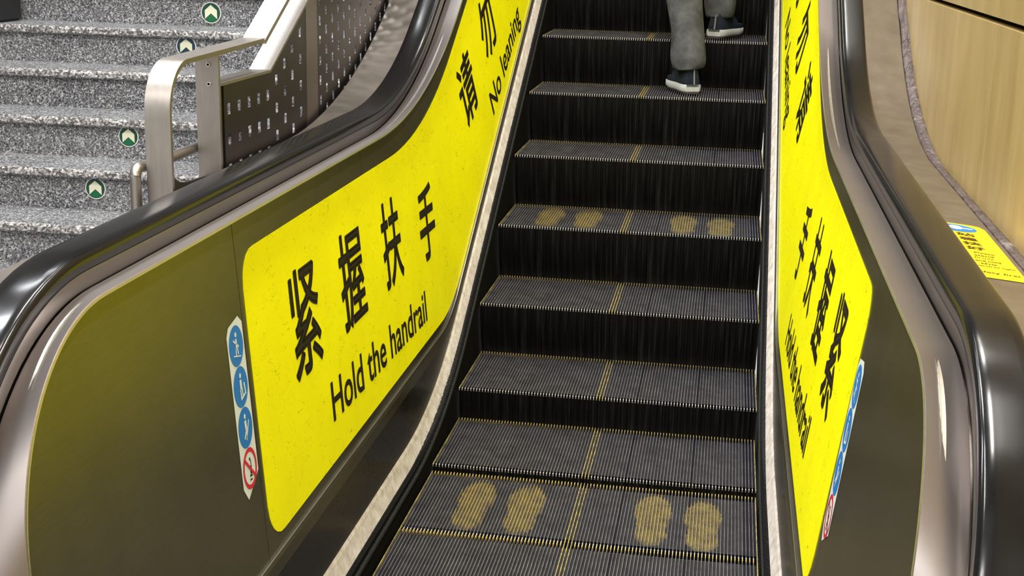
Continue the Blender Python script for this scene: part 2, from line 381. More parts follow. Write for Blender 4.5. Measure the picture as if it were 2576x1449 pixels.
# ------------------------------------------------------------------ balustrades
BR = dict(h0=1.055, v=0.880, Rc=2.32)          # bright inner rim
def nl(x, z, Rc, yc, r): return nose_line(x, z, z - 0.172, Rc, yc, r)
def balustrade(sx, side_label):
    root = thing('escalator_balustrade', side_label, 'balustrade', (sx * 0.6, 0, 0))
    off = Vector((sx * 0.6, 0, 0))
    def part(name, bm, m, smooth=True, lab=None):
        o = obj(name, bm, m, root, smooth); o.matrix_parent_inverse = Matrix.Translation(-off)
        if lab: o['label'] = lab
        return o
    # skirt below and above the brush strip
    bm = bmesh.new(); grid(bm, mir([flat_line(0.5065, -0.30, -0.30, 1.7), flat_line(0.5065, 0.082, 0.088, 1.65), flat_line(0.530, 0.082, 0.088, 1.65), flat_line(0.530, -0.30, -0.30, 1.7)], sx), closed=True, cap=True)
    part('skirt_panel', bm, M['dark'], False)
    bm = bmesh.new(); grid(bm, mir([flat_line(0.541, 0.10, 0.10, 1.6), flat_line(0.5425, 0.305, 0.158, 0.7), flat_line(0.556, 0.305, 0.158, 0.7), flat_line(0.556, 0.10, 0.10, 1.6)], sx), closed=True, cap=True)
    part('skirt_panel', bm, M['skirt'], False)
    bm = bmesh.new(); grid(bm, mir([flat_line(0.519, 0.074, 0.080, 1.65), flat_line(0.521, 0.082, 0.088, 1.65), flat_line(0.536, 0.130, 0.134, 1.52), flat_line(0.542, 0.140, 0.144, 1.5), flat_line(0.545, 0.135, 0.139, 1.5), flat_line(0.531, 0.074, 0.080, 1.65)], sx), closed=True, cap=True)
    part('brush_holder', bm, M['strip'], False, 'scuffed pinkish aluminium strip that holds the black brush')
    # brush: solid root plus bristles
    bm = bmesh.new(); grid(bm, mir([flat_line(0.5205, 0.079, 0.085, 1.65), flat_line(0.502, 0.062, 0.068, 1.66), flat_line(0.501, 0.054, 0.060, 1.66), flat_line(0.519, 0.060, 0.066, 1.65)], sx), closed=True, cap=True)
    rnd = random.Random(3); s = -1.45
    while s < 5.0:
        y, z = spath(s); a = A * min(1, max(0, s / (R0 * A)))
        for (dx0, dh0, L_, dr) in ((0.0185, 0.078, 0.024, (-0.85, -0.5)), (0.0205, 0.081, 0.016, (-0.6, 0.45))):
            if dr[1] > 0 and rnd.random() < 0.55: continue
            ln = L_ * rnd.uniform(0.7, 1.15); js = rnd.uniform(-0.004, 0.004)
            x0 = 0.5 + dx0; x1 = x0 + dr[0] * ln; h1 = dh0 + dr[1] * ln
            def P(x, h, ds): return (sx * x, y + ds * math.cos(a) - h * math.sin(a), z + ds * math.sin(a) + h * math.cos(a))
            q = [bm.verts.new(P(x0, dh0, -0.0014)), bm.verts.new(P(x0, dh0, 0.0014)), bm.verts.new(P(x0, dh0 - 0.002, 0)), bm.verts.new(P(x1, h1, js))]
            for f in ((0, 1, 3), (1, 2, 3), (2, 0, 3)): bm.faces.new([q[k] for k in f])
        s += 0.0032
    part('brush', bm, M['bristle'], False, 'black bristle brush along the steps')
    # inner deck profile with its bright ridge
    bm = bmesh.new(); grid(bm, mir([flat_line(0.5405, 0.300, 0.150, 0.6), flat_line(0.5415, 0.332, 0.180, 0.6), flat_line(0.5445, 0.341, 0.187, 0.6)], sx))
    part('deck_profile', bm, M['panel'], False)
    bm = bmesh.new(); grid(bm, mir([flat_line(0.5440, 0.3395, 0.1855, 0.6), flat_line(0.5447, 0.3415, 0.1875, 0.6), flat_line(0.5460, 0.3420, 0.1880, 0.6), flat_line(0.556, 0.338, 0.184, 0.6), flat_line(0.560, 0.330, 0.175, 0.6), flat_line(0.556, 0.300, 0.150, 0.6)], sx))
    part('deck_ridge', bm, M['ridge'], False)
    # lining panels between leaning joints
    lean_ = 0.16 if sx < 0 else 0.24
    top = [(p[1], p[2]) for p in nose_line(0.6, 1.046, 0.874, 2.32, -1.575, 0.360)[6:]]
    bot = [(y, z) for y, z in run_pts(0.338, 0.184, 0.6, -3.0, nf=2, na=40, ni=2)]
    def zt(y): return interp(top, y)
    def zb(y): return interp(bot, y)
    ynose = -1.575 - 0.360
    joints = [(ynose + 0.0015, ynose + 0.0015), (-0.957, -1.072) if sx < 0 else (-0.945, -1.112), (0.035, -0.075), (1.440, 1.565), (2.84, 3.02), (4.6, 4.9)]
    for k in range(len(joints) - 1):
        (t0, b0), (t1, b1) = joints[k], joints[k + 1]; n = 40; cols = []
        g = 0.0012
        for i in range(n + 1):
            u = (i / n) ** (2 if k == 0 else 1)
            yt_ = t0 + g + (t1 - t0 - 2 * g) * u; yb_ = b0 + g + (b1 - b0 - 2 * g) * u
            z1, z0 = zt(yt_), zb(yb_)
            cols.append([(yb_ + (yt_ - yb_) * j / 6, z0 + (z1 - z0) * j / 6) for j in range(7)])
        bm = bmesh.new()
        F = [[bm.verts.new((sx * surf(y, z), y, z)) for y, z in c] for c in cols]; B = [[bm.verts.new((sx * (surf(y, z) + 0.004), y, z)) for y, z in c] for c in cols]
        for i in range(n):
            for j in range(6):
                bm.faces.new((F[i][j], F[i + 1][j], F[i + 1][j + 1], F[i][j + 1])); bm.faces.new((B[i][j], B[i][j + 1], B[i + 1][j + 1], B[i + 1][j]))
        for i in (0, n):
            for j in range(6): bm.faces.new((F[i][j], F[i][j + 1], B[i][j + 1], B[i][j]))
        part('lining_panel', bm, M['panel'], True)
    bm = bmesh.new(); cols = []
    for i in range(121):
        u = i / 120; yt_ = ynose + 0.002 + (4.6 - ynose) * u * u; yb_ = yt_ + 0.0; z1, z0 = zt(yt_), zb(yb_)
        cols.append([(sx * (surf(yt_, z0) + 0.006), yt_, z0), (sx * (surf(yt_, z1) + 0.006), yt_, z1)])
    grid(bm, cols); part('joint_sealant', bm, M['joint_fill'], False)
    # steel band (rim, face, back) that follows the newel
    L = [nl(0.668, 1.044, 2.32, -1.573, 0.356), nl(0.6385, 1.0470, 2.32, -1.575, 0.3590), nl(0.6368, 1.0485, 2.32, -1.575, 0.3605), nl(0.6372, 1.0515, 2.32, -1.575, 0.3640), nl(0.6395, 1.0540, 2.31, -1.575, 0.3670),
         nl(0.660, 1.0490, 2.2, -1.552, 0.415), nl(0.684, 1.0425, 2.05, -1.525, 0.470), nl(0.702, 1.0375, 1.9, -1.497, 0.522), nl(0.704, 1.0355, 1.9, -1.497, 0.5225), nl(0.704, 1.022, 1.9, -1.497, 0.510), nl(0.668, 1.022, 2.3, -1.560, 0.40)]
    bm = bmesh.new(); grid(bm, mir(L[:5], sx)); part('band_rim', bm, M['edge'], True, 'bright polished rim of the steel band')
    bm = bmesh.new(); grid(bm, mir(L[4:9], sx)); grid(bm, mir(L[8:] + [L[0]], sx)); part('newel_band', bm, M['band'], True, 'wide brushed steel band around the newel')
    # handrail guide: groove and polished track
    G = [nl(0.7042, 1.026, 1.9, -1.497, 0.514), nl(0.7065, 1.026, 1.85, -1.497, 0.514), nl(0.7070, 1.048, 1.75, -1.496, 0.537), nl(0.7100, 1.0655, 1.7, -1.496, 0.5545), nl(0.722, 1.0690, 1.65, -1.496, 0.558), nl(0.768, 1.069, 1.6, -1.496, 0.558), nl(0.782, 1.050, 1.6, -1.496, 0.54), nl(0.782, 0.98, 1.6, -1.49, 0.48), nl(0.7042, 0.98, 1.8, -1.49, 0.48)]
    bm = bmesh.new(); grid(bm, mir(G, sx), closed=True, cap=True); part('handrail_guide', bm, M['guide'], True)
    # outer deck and cladding
    xo = 0.930 if sx > 0 else 0.948; vo_ = 0.783; Ro = 1.98 if sx > 0 else 2.6
    D = [flat_line(0.783, 1.030, 0.82, 1.75, -1.86), flat_line(0.800, 1.031, 0.82, 1.75, -1.86), flat_line(xo - 0.004, 1.019, vo_ + 0.001, Ro, -1.86), flat_line(xo, 1.016, vo_ - 0.002, Ro, -1.86), flat_line(xo, 0.99, vo_ - 0.03, Ro, -1.86), flat_line(0.783, 0.99, 0.75, 1.75, -1.86)]
    bm = bmesh.new(); grid(bm, mir(D, sx), closed=True, cap=True); part('outer_deck', bm, M['deck'], False)
    D = [flat_line(0.786, 0.989, 0.745, 1.75, -1.85), flat_line(xo - 0.003, 0.989, vo_ - 0.032, Ro, -1.85), flat_line(xo - 0.003, 0.02, -0.6, Ro, -1.85), flat_line(0.786, 0.02, -0.6, 1.75, -1.85)]
    bm = bmesh.new(); grid(bm, mir(D, sx), closed=True, cap=True); part('outer_cladding', bm, M['plate'], False)
    return root
bal_l = balustrade(-1, 'left steel escalator balustrade with olive lining panels, seen from the steps, beside the stone stairs')
bal_r = balustrade(1, 'right steel escalator balustrade with dark lining panels, running along the beige wall')
def handrail(sx, label):
    cx = 0.7455
    half = [(0.034, 1.0660), (0.0390, 1.0670), (0.0412, 1.0700), (0.0418, 1.0750), (0.0419, 1.0845), (0.0412, 1.0900), (0.0392, 1.0945), (0.0360, 1.0976), (0.0318, 1.0995), (0.020, 1.1008), (0.007, 1.1012)]
    prof = [(-a, b) for a, b in half] + half[::-1] + [(0.0, 1.0715)]
    L = [nl(cx + dx, z, 1.6, -1.496, z - 0.5105) for dx, z in prof]
    bm = bmesh.new(); grid(bm, mir(L, sx), closed=True, cap=True)
    o = obj('handrail', bm, M['rubber'], None, True); return tag(o, label, 'handrail', 'moving rubber handrails')
handrail(-1, 'glossy black rubber handrail on the left balustrade, next to the stone stairs')
handrail(1, 'glossy black rubber handrail on the right balustrade, next to the beige wall')

# ------------------------------------------------------------------ lettering and decals
def text_mesh(body, bold=0.0, res=4):
    cu = bpy.data.curves.new('lettering', 'FONT'); cu.body = body; cu.size = 1.0; cu.resolution_u = res; cu.fill_mode = 'FRONT'
    o = bpy.data.objects.new('lettering', cu); C.objects.link(o); bpy.context.view_layer.update()
    dg = bpy.context.evaluated_depsgraph_get(); ev = o.evaluated_get(dg); me = ev.to_mesh()
    vs = [(v.co.x, v.co.y) for v in me.vertices]; fs = [tuple(p.vertices) for p in me.polygons]
    if bold:
        cnt = {}
        for f in fs:
            for i in range(len(f)):
                e = (f[i], f[(i + 1) % len(f)]); k = (min(e), max(e)); cnt[k] = cnt.get(k, 0) + 1
        for (a, b), n in list(cnt.items()):
            if n != 1: continue
            p, q = vs[a], vs[b]; dx, dy = q[0] - p[0], q[1] - p[1]; L = math.hypot(dx, dy)
            if L < 1e-6: continue
            ux, uy = dx / L * bold, dy / L * bold; k = len(vs); e = bold * 0.45
            ex, ey = dx / L * e, dy / L * e
            vs += [(p[0] - uy - ex, p[1] + ux - ey), (q[0] - uy + ex, q[1] + ux + ey), (q[0] + uy + ex, q[1] - ux + ey), (p[0] + uy - ex, p[1] - ux - ey)]; fs.append((k, k + 1, k + 2, k + 3))
    ev.to_mesh_clear(); bpy.data.objects.remove(o); bpy.data.curves.remove(cu)
    return vs, fs
def fit_text(body, bold, w, h, cx, cy, base=False):
    """scaled into a w x h box centred on cx, cy (or with its baseline on cy)"""
    vs, fs = text_mesh(body, bold)
    x0, x1 = min(v[0] for v in vs), max(v[0] for v in vs); y0, y1 = min(v[1] for v in vs), max(v[1] for v in vs)
    if base: k = h / y1; return [((v[0] - x0) / (x1 - x0) * w - w / 2 + cx, v[1] * k + cy) for v in vs], fs
    return [((v[0] - x0) / (x1 - x0) * w - w / 2 + cx, (v[1] - y0) / (y1 - y0) * h - h / 2 + cy) for v in vs], fs
def add2d(bm, vs, fs, fn, mi=0):
    V = [bm.verts.new(fn(*v)) for v in vs]
    for f in fs:
        try: bm.faces.new([V[i] for i in f]).material_index = mi
        except ValueError: pass
def ngon(n, cx, cy, rx, ry): return [(cx + rx * math.cos(2 * PI * k / n), cy + ry * math.sin(2 * PI * k / n)) for k in range(n)]
def add_disc(bm, cx, cy, rx, ry, fn, mi=0, n=40): add2d(bm, ngon(n, cx, cy, rx, ry), [tuple(range(n))], fn, mi)
def add_ring(bm, cx, cy, r0, r1, fn, mi=0, n=40, asp=1.0):
    a, b = ngon(n, cx, cy, r0 * asp, r0), ngon(n, cx, cy, r1 * asp, r1)
    add2d(bm, a + b, [(k, (k + 1) % n, n + (k + 1) % n, n + k) for k in range(n)], fn, mi)
def add_seg(bm, p, q, w_, fn, mi=0):
    dx, dy = q[0] - p[0], q[1] - p[1]; L = math.hypot(dx, dy); nx, ny = -dy / L * w_ / 2, dx / L * w_ / 2
    add2d(bm, [(p[0] + nx, p[1] + ny), (q[0] + nx, q[1] + ny), (q[0] - nx, q[1] - ny), (p[0] - nx, p[1] - ny)], [(0, 1, 2, 3)], fn, mi)

def big_sticker(sx, label):
    root = thing('warning_sticker', label, 'warning sticker', (sx * 0.6, 0, 0.6), 'long yellow stickers on the balustrade linings')
    off = Vector((sx * 0.6, 0, 0.6)); L_ = 0.165 if sx < 0 else 0.235
    def part(name, bm, m, lab=None):
        o = obj(name, bm, m, root); o.matrix_parent_inverse = Matrix.Translation(-off)
        if lab: o['label'] = lab
        return o
    # backing: columns between the lower and the upper edge curve, rounded near corners
    yb0, yt0, r = -1.045, -0.945, 0.075; bm = bmesh.new(); F = []; B = []
    us = [0, .0008, .002, .004, .007, .011, .016, .022, .03] + [.04 + .96 * k / 70 for k in range(71)]
    for u in us:
        yb_ = yb0 + (4.3 - yb0) * u; yt_ = yt0 + (4.2 - yt0) * u
        z0, z1 = interp(PB, yb_), interp(PT, yt_)
        d = u * 5.25
        if d < r:
            e = r - math.sqrt(max(0, r * r - (r - d) ** 2)); z0 += e; z1 -= e
        c = [(yb_ + (yt_ - yb_) * ((z0 + (z1 - z0) * j / 8) - interp(PB, yb_)) / 0.6, z0 + (z1 - z0) * j / 8) for j in range(9)]
        F.append([bm.verts.new((sx * surf(y, z, 0.0016), y, z)) for y, z in c]); B.append([bm.verts.new((sx * surf(y, z, 0.0002), y, z)) for y, z in c])
    for i in range(len(us) - 1):
        for j in range(8):
            bm.faces.new((F[i][j], F[i + 1][j], F[i + 1][j + 1], F[i][j + 1])); bm.faces.new((B[i][j], B[i][j + 1], B[i + 1][j + 1], B[i + 1][j]))
        for j in (0, 8): bm.faces.new((F[i][j], B[i][j], B[i + 1][j], F[i + 1][j]))
    for i in (0, len(us) - 1):
        for j in range(8): bm.faces.new((F[i][j], F[i][j + 1], B[i][j + 1], B[i][j]))
    part('sticker_film', bm, M['yellow'])
    def mp(y0, z0, th):
        def fn(a, b):
            # a runs with the reading direction, b up
            if sx < 0: y = y0 + a * math.cos(th) - b * math.sin(th); z = z0 + a * math.sin(th) + b * math.cos(th)
            else: y = y0 - a * math.cos(th) - b * math.sin(th); z = z0 - a * math.sin(th) + b * math.cos(th)
            y += L_ * b * math.cos(th)
            return (sx * surf(y, z, 0.0026), y, z)
        return fn
    for ch, y0, w_, h_ in (('紧', -0.617, 0.215, 0.245), ('握', -0.212, 0.225, 0.245), ('扶', 0.215, 0.215, 0.245), ('手', 0.655, 0.205, 0.235)):
        bm = bmesh.new(); vs, fs = fit_text(ch, 0.016, w_, h_, 0, 0); add2d(bm, vs, fs, mp(y0, 0.742 if ch != '手' else 0.712, 0)); part('chinese_character', bm, M['ink'])
    for ch, y0, z0, th in (('请', 1.365, 1.068, 0.44), ('勿', 1.745, 1.275, 0.5), ('倚', 2.125, 1.500, A), ('靠', 2.50, 1.715, A)):
        bm = bmesh.new(); vs, fs = fit_text(ch, 0.016, 0.225, 0.245, 0, 0); add2d(bm, vs, fs, mp(y0, z0, th)); part('chinese_character', bm, M['ink'])
    bm = bmesh.new()
    vs, fs = fit_text('Hold the handrail', 0.012, 1.03, 0.092, 0, 0, True); add2d(bm, vs, fs, mp(-0.025, 0.444, -0.03)); part('english_lettering', bm, M['ink']); bm = bmesh.new()
    yv, zv = (1.985, 1.098) if sx < 0 else (1.99, 1.105)
    vs, fs = fit_text('No leaning', 0.012, 0.70, 0.095, 0, 0, True); add2d(bm, vs, fs, mp(yv, zv, 0.50))
    part('english_lettering', bm, M['ink'])
    return root
big_sticker(-1, 'yellow sticker with black lettering facing the steps on the left balustrade')
big_sticker(1, 'yellow sticker with black lettering seen edge-on, on the right balustrade')

def pictogram_strip(sx, label):
    root = thing('pictogram_sticker', label, 'sticker', (sx * 0.6, -1.06, 0.68), 'narrow pictogram stickers beside the yellow ones')
    off = Vector((sx * 0.6, -1.06, 0.68)); L_ = 0.165 if sx < 0 else 0.235
    def fn(a, b, o_=0.0012):
        y = -1.062 + (a if sx < 0 else -a) + L_ * b - (0.006 if sx < 0 else -0.006); z = 0.68 + b
        return (sx * surf(y, z, o_), y, z)
    def part(name, bm, m, lab=None, par=None):
        o = obj(name, bm, m, par or root)
        if par is None: o.matrix_parent_inverse = Matrix.Translation(-off)
        if lab: o['label'] = lab
        return o
    h = 0.172; w_ = 0.045
    bm = bmesh.new(); pts = [(-w_, -h + 0.02), (-w_ * 0.5, -h - 0.008), (w_, -h + 0.03), (w_, h - 0.01), (w_ * 0.55, h + 0.006), (-w_ * 0.7, h - 0.004), (-w_, h - 0.02)]
    add2d(bm, pts, [tuple(range(7))], lambda a, b: fn(a, b, 0.0008)); part('backing', bm, M['white'])
    zs = [0.124, 0.0415, -0.041, -0.1235]; fig = [
        [((-.4, .35), (.3, -.1), .1), ((0, .35), (0, -.1), .2), ((-.1, -.1), (-.15, -.45), .12), ((.1, -.1), (.15, -.45), .12), ((-.5, -.4), (.5, -.62), .06)],
        [((0, .35), (0, -.1), .26), ((-.1, -.1), (-.12, -.55), .13), ((.12, -.1), (.12, -.5), .13), ((-.15, -.6), (.45, -.45), .12), ((.45, .1), (.55, -.5), .14)],
        [((0, .35), (.05, -.1), .26), ((.05, -.1), (-.28, -.5), .13), ((.1, -.1), (.0, -.62), .13), ((.5, .25), (-.05, -.62), .12)]]
    for k in range(3):
        bm = bmesh.new(); add_disc(bm, 0, zs[k], 0.0385, 0.0405, lambda a, b: fn(a, b, 0.0014)); d = part('blue_disc', bm, M['blue'])
        bm = bmesh.new(); f2 = lambda a, b: fn(a * 0.0385, zs[k] + b * 0.0405, 0.0020)
        add_disc(bm, 0.02, .55, .13, .13, f2, n=14)
        for p, q, ww in fig[k]: add_seg(bm, p, q, ww, f2)
        obj('pictogram', bm, M['white'], d)
    bm = bmesh.new(); add_ring(bm, 0, zs[3], 0.032, 0.0405, lambda a, b: fn(a, b, 0.0014), asp=0.95); f2 = lambda a, b: fn(a * 0.0385, zs[3] + b * 0.0405, 0.0019)
    add_seg(bm, (-.62, .55), (.62, -.55), .17, f2); d = part('prohibition_ring', bm, M['red'])
    bm = bmesh.new(); f3 = lambda a, b: fn(a * 0.0385, zs[3] + b * 0.0405, 0.0016); add_disc(bm, 0.05, .45, .08, .08, f3, n=12)
    for p, q, ww in (((.15, .4), (.2, .0), .07), ((.1, .1), (.1, -.3), .2), ((-.1, -.35), (.2, -.4), .1), ((-.15, -.55), (.15, -.58), .08)): add_seg(bm, p, q, ww, f3)
    part('prohibition_pictogram', bm, M['ink'])
    return root
pictogram_strip(-1, 'narrow sticker of three blue discs and a red ring beside the left yellow sticker')
pictogram_strip(1, 'narrow blue and red pictogram sticker seen edge-on beside the right yellow sticker')

# small amber notice on the right outer deck
nt = thing('notice_sticker', 'small amber notice with a blue oval on the right outer deck, beside the beige wall', 'sticker', (0.86, -0.75, 1.03)); off = Vector((0.86, -0.75, 1.03))
def dk(a, b, o_=0.001):   # a across (0 at the handrail side .. 1), b from near (0) to far (1)
    x = 0.803 + 0.113 * a; y = -1.003 + 0.507 * b
    return (x, y, 1.031 - (x - 0.800) / 0.126 * 0.012 + o_)
def npart(name, bm, m, par=None):
    o = obj(name, bm, m, par or nt)
    if par is None: o.matrix_parent_inverse = Matrix.Translation(-off)
    return o
bm = bmesh.new(); add2d(bm, [(0, 0), (1, 0), (1, .93), (.93, .985), (.80, 1), (0, 1)], [tuple(range(6))], lambda a, b: dk(a, b, 0.0012)); npart('sticker_film', bm, M['orange_yellow'])
bm = bmesh.new(); add_disc(bm, .42, .90, .40, .075, lambda a, b: dk(a, b, 0.0017)); bo = npart('blue_oval', bm, M['blue'])
bm = bmesh.new(); f = lambda a, b: dk(a, b, 0.0022); add_disc(bm, .42, .905, .14, .042, f, n=20); add_seg(bm, (.48, .90), (.74, .90), .022, f); add_seg(bm, (.2, .91), (.4, .90), .03, f)
obj('pictogram', bm, M['white'], bo)
M['brown_ink'] = mat('brown_ink', (0.10, 0.045, 0.005), 0.5)
f = lambda a, b: dk(a, b, 0.0018)
for k, ch in enumerate('站稳扶好'):
    bm = bmesh.new(); vs, fs = fit_text(ch, 0.03, 0.34, 0.062, .52, .775 - .088 * k); add2d(bm, vs, fs, f); npart('chinese_character', bm, M['brown_ink'])
for k, (s_, x0, ww) in enumerate((('Please', .60, .36), ('stand', .56, .34), ('firmly', .53, .34), ('and hold', .56, .44), ('the', .53, .28), ('handrail tight', .62, .66))):
    bm = bmesh.new(); vs, fs = fit_text(s_, 0.02, ww, 0.026, x0, .425 - .047 * k); add2d(bm, vs, fs, f); npart('english_line', bm, M['brown_ink'])
bm = bmesh.new(); vs, fs = fit_text('Safety first', 0.02, .78, 0.034, .56, .085); add2d(bm, vs, fs, f); npart('english_line', bm, M['brown_ink'])

# ------------------------------------------------------------------ stone stairs beside the escalator
SY, SZ, RUN, RISE = 1.012, 0.5427, 0.277, 0.16
stairs = thing('staircase', 'grey speckled terrazzo staircase rising beside the left balustrade', 'staircase', (-2.9, 0.07, 0))
for k in range(-3, 24):
    y, z = SY + RUN * k, SZ + RISE * k; bm = bmesh.new()
    z0 = max(z - RISE, 0.0)
    if z <= 0.03: continue
    prof = [(y + 0.003, z - 0.034), (y, z - 0.028), (y, z - 0.010), (y + 0.004, z - 0.002), (y + 0.012, z), (y + 0.05, z), (y + RUN + 0.024, z), (y + RUN + 0.024, z0 - 0.0), (y + 0.022, z0), (y + 0.020, z - 0.038)]
    Rr = [[bm.verts.new((x, py, pz)) for x in (-4.8, -1.075)] for py, pz in prof]; n = len(Rr)
    for i in range(n):
        a, b = Rr[i], Rr[(i + 1) % n]; fc = bm.faces.new((a[0], a[1], b[1], b[0])); fc.material_index = 1 if i in (1, 2, 3) else 0
    bm.faces.new([r[0] for r in Rr]); bm.faces.new([r[1] for r in Rr])
    o = obj('stair_step', bm, [M['terrazzo'], M['terrazzo_nose']], stairs); o.matrix_parent_inverse = Matrix.Translation(-Vector((-2.9, 0.07, 0)))
M['green'] = mat('green_enamel', (0.004, 0.055, 0.03), 0.35); M['navy'] = mat('navy_enamel', (0.006, 0.035, 0.06), 0.35)
M['bright_green'] = mat('bright_green_enamel', (0.004, 0.11, 0.04), 0.35)
M['cream'] = mat('cream_film', (0.66, 0.66, 0.48), 0.5); M['sign_rim'] = mat('sign_rim', (0.62, 0.60, 0.56), 0.4)
def sign(x, k, z, r, m, label):
    y = SY + RUN * k + 0.021
    rt = thing('direction_sign', label, 'sign', (x, y, z), 'round arrow signs on the stair risers')
    bm = bmesh.new(); fr = ngon(40, 0, 0, r, r)
    grid(bm, [[(a, 0.0, b) for a, b in fr + fr[:1]], [(a, -0.003, b) for a, b in fr + fr[:1]]]); V = [bm.verts.new((a, -0.003, b)) for a, b in fr]; bm.faces.new(V)
    obj('rim', bm, M['sign_rim'], rt)
    bm = bmesh.new(); add_disc(bm, 0, 0, r * .9, r * .9, lambda a, b: (a, -0.0036, b)); obj('disc', bm, m, rt)
    bm = bmesh.new(); add2d(bm, [(0, .72), (.60, .22), (.60, -.58), (0, -.06), (-.60, -.58), (-.60, .22)], [(0, 1, 2, 3), (0, 3, 4, 5)], lambda a, b: (a * r, -0.0042, b * r)); obj('arrow', bm, M['cream'], rt)
    bm = bmesh.new(); add2d(bm, [(-.57, -.62), (0, -.12), (.57, -.62), (.3, -.80), (0, -.86), (-.3, -.80)], [(0, 1, 5), (1, 4, 5), (1, 3, 4), (1, 2, 3)], lambda a, b: (a * r, -0.0041, b * r)); obj('lower_field', bm, M['bright_green'] if m is M['green'] else m, rt)
sign(-2.069, 1, 0.628, 0.0425, M['green'], 'round green up-arrow sign on a stair riser, lowest of the four')
sign(-2.050, 2, 0.793, 0.0435, M['green'], 'round green up-arrow sign just left of the curved steel post, second lowest')
sign(-2.017, 4, 1.112, 0.0465, M['navy'], 'round navy up-arrow sign partly hidden behind the steel railing band')
sign(-2.006, 5, 1.243, 0.0485, M['green'], 'round green up-arrow sign at the top edge, highest of the four')
bm = bmesh.new(); box(bm, -3.33, -2.91, 2.16, 2.38, 1.1827, 1.50); bmesh.ops.bevel(bm, geom=bm.edges[:], offset=0.012, segments=3, affect='EDGES')
bx_ = thing('black_box', 'black box standing on a stair tread at the top left corner', 'box', (-3.12, 2.27, 1.1827))
o = obj('box_body', bm, M['black_metal'], bx_); o.matrix_parent_inverse = Matrix.Translation(-Vector((-3.12, 2.27, 1.1827)))
bm = bmesh.new(); box(bm, -3.335, -2.905, 2.155, 2.385, 1.501, 1.53); bmesh.ops.bevel(bm, geom=bm.edges[:], offset=0.006, segments=2, affect='EDGES')
o = obj('lid', bm, M['black_metal'], bx_); o.matrix_parent_inverse = Matrix.Translation(-Vector((-3.12, 2.27, 1.1827)))

# ------------------------------------------------------------------ steel railing between stairs and escalator
rl = thing('stair_railing', 'brushed steel railing with perforated plates between the stairs and the left balustrade', 'railing', (-0.99, -0.5, 0)); off = Vector((-0.99, -0.5, 0))
def rpart(name, bm, m, smooth=False, par=None, lab=None):
    o = obj(name, bm, m, par or rl, smooth)
    if par is None: o.matrix_parent_inverse = Matrix.Translation(-off)
    if lab: o['label'] = lab
    return o
XA, XB = -0.962, -1.026; SL = 0.50
def strip_band(path, th, x0=XA, x1=XB):
    """flat bar bent along a (y, z) path, th thick to the inside"""
    bm = bmesh.new(); n = len(path); inn = []
    for i, (y, z) in enumerate(path):
        a, b = path[max(i - 1, 0)], path[min(i + 1, n - 1)]; L = math.hypot(b[0] - a[0], b[1] - a[1]); inn.append((y + (b[1] - a[1]) / L * th, z - (b[0] - a[0]) / L * th))
    rows = [[(x0, y, z) for y, z in path], [(x1, y, z) for y, z in path], [(x1, y, z) for y, z in inn], [(x0, y, z) for y, z in inn]]
    grid(bm, rows, closed=True, cap=True); return bm
path = [(-0.532, 0.3), (-0.532, 0.8), (-0.532, 1.0), (-0.531, 1.185)]
path += [(-0.531 + 0.125 * (1 - math.cos(a)), 1.192 + 0.125 * math.sin(a)) for a in [PI / 2 * k / 14 for k in range(1, 15)]]
path += [(-0.2, 1.320), (0.165, 1.326)]
rpart('newel_band', strip_band(path, 0.012), M['rail_steel'], True)
path = [(0.150, 1.322), (0.185, 1.340), (0.9, 1.340 + 0.715 * SL), (3.0, 1.340 + 2.815 * SL)]
rpart('top_rail', strip_band(path, 0.014, XA + 0.002, XB - 0.002), M['rail_steel'])
path = [(-0.20, 1.236), (0.195, 1.233), (0.9, 1.233 + 0.705 * SL), (3.0, 1.233 + 2.805 * SL)]
rpart('lower_rail', strip_band(path, 0.008), M['rail_steel'])
bm = bmesh.new(); box(bm, XA - 0.001, XB, -0.208, -0.196, 0.25, 1.309); po = rpart('post', bm, M['rail_steel'])
bm = bmesh.new(); box(bm, XA - 0.006, XA - 0.012, -0.197, -0.160, 0.25, 1.225); rpart('gap_shade_strip', bm, M['plate'], False, po)  # dark strip stands in for the shadowed gap between post and plate
for z in (1.284, 1.234):
    bm = bmesh.new(); tube(bm, [(-0.989, -0.2085, z), (-0.989, -0.2125, z)], [0.0065, 0.0055], 16); rpart('bolt', bm, M['edge'], True, po)
    bm = bmesh.new(); tube(bm, [(-0.989, -0.2122, z), (-0.989, -0.2132, z)], 0.0032, 12); rpart('bolt_socket', bm, M['dark'], True, po)
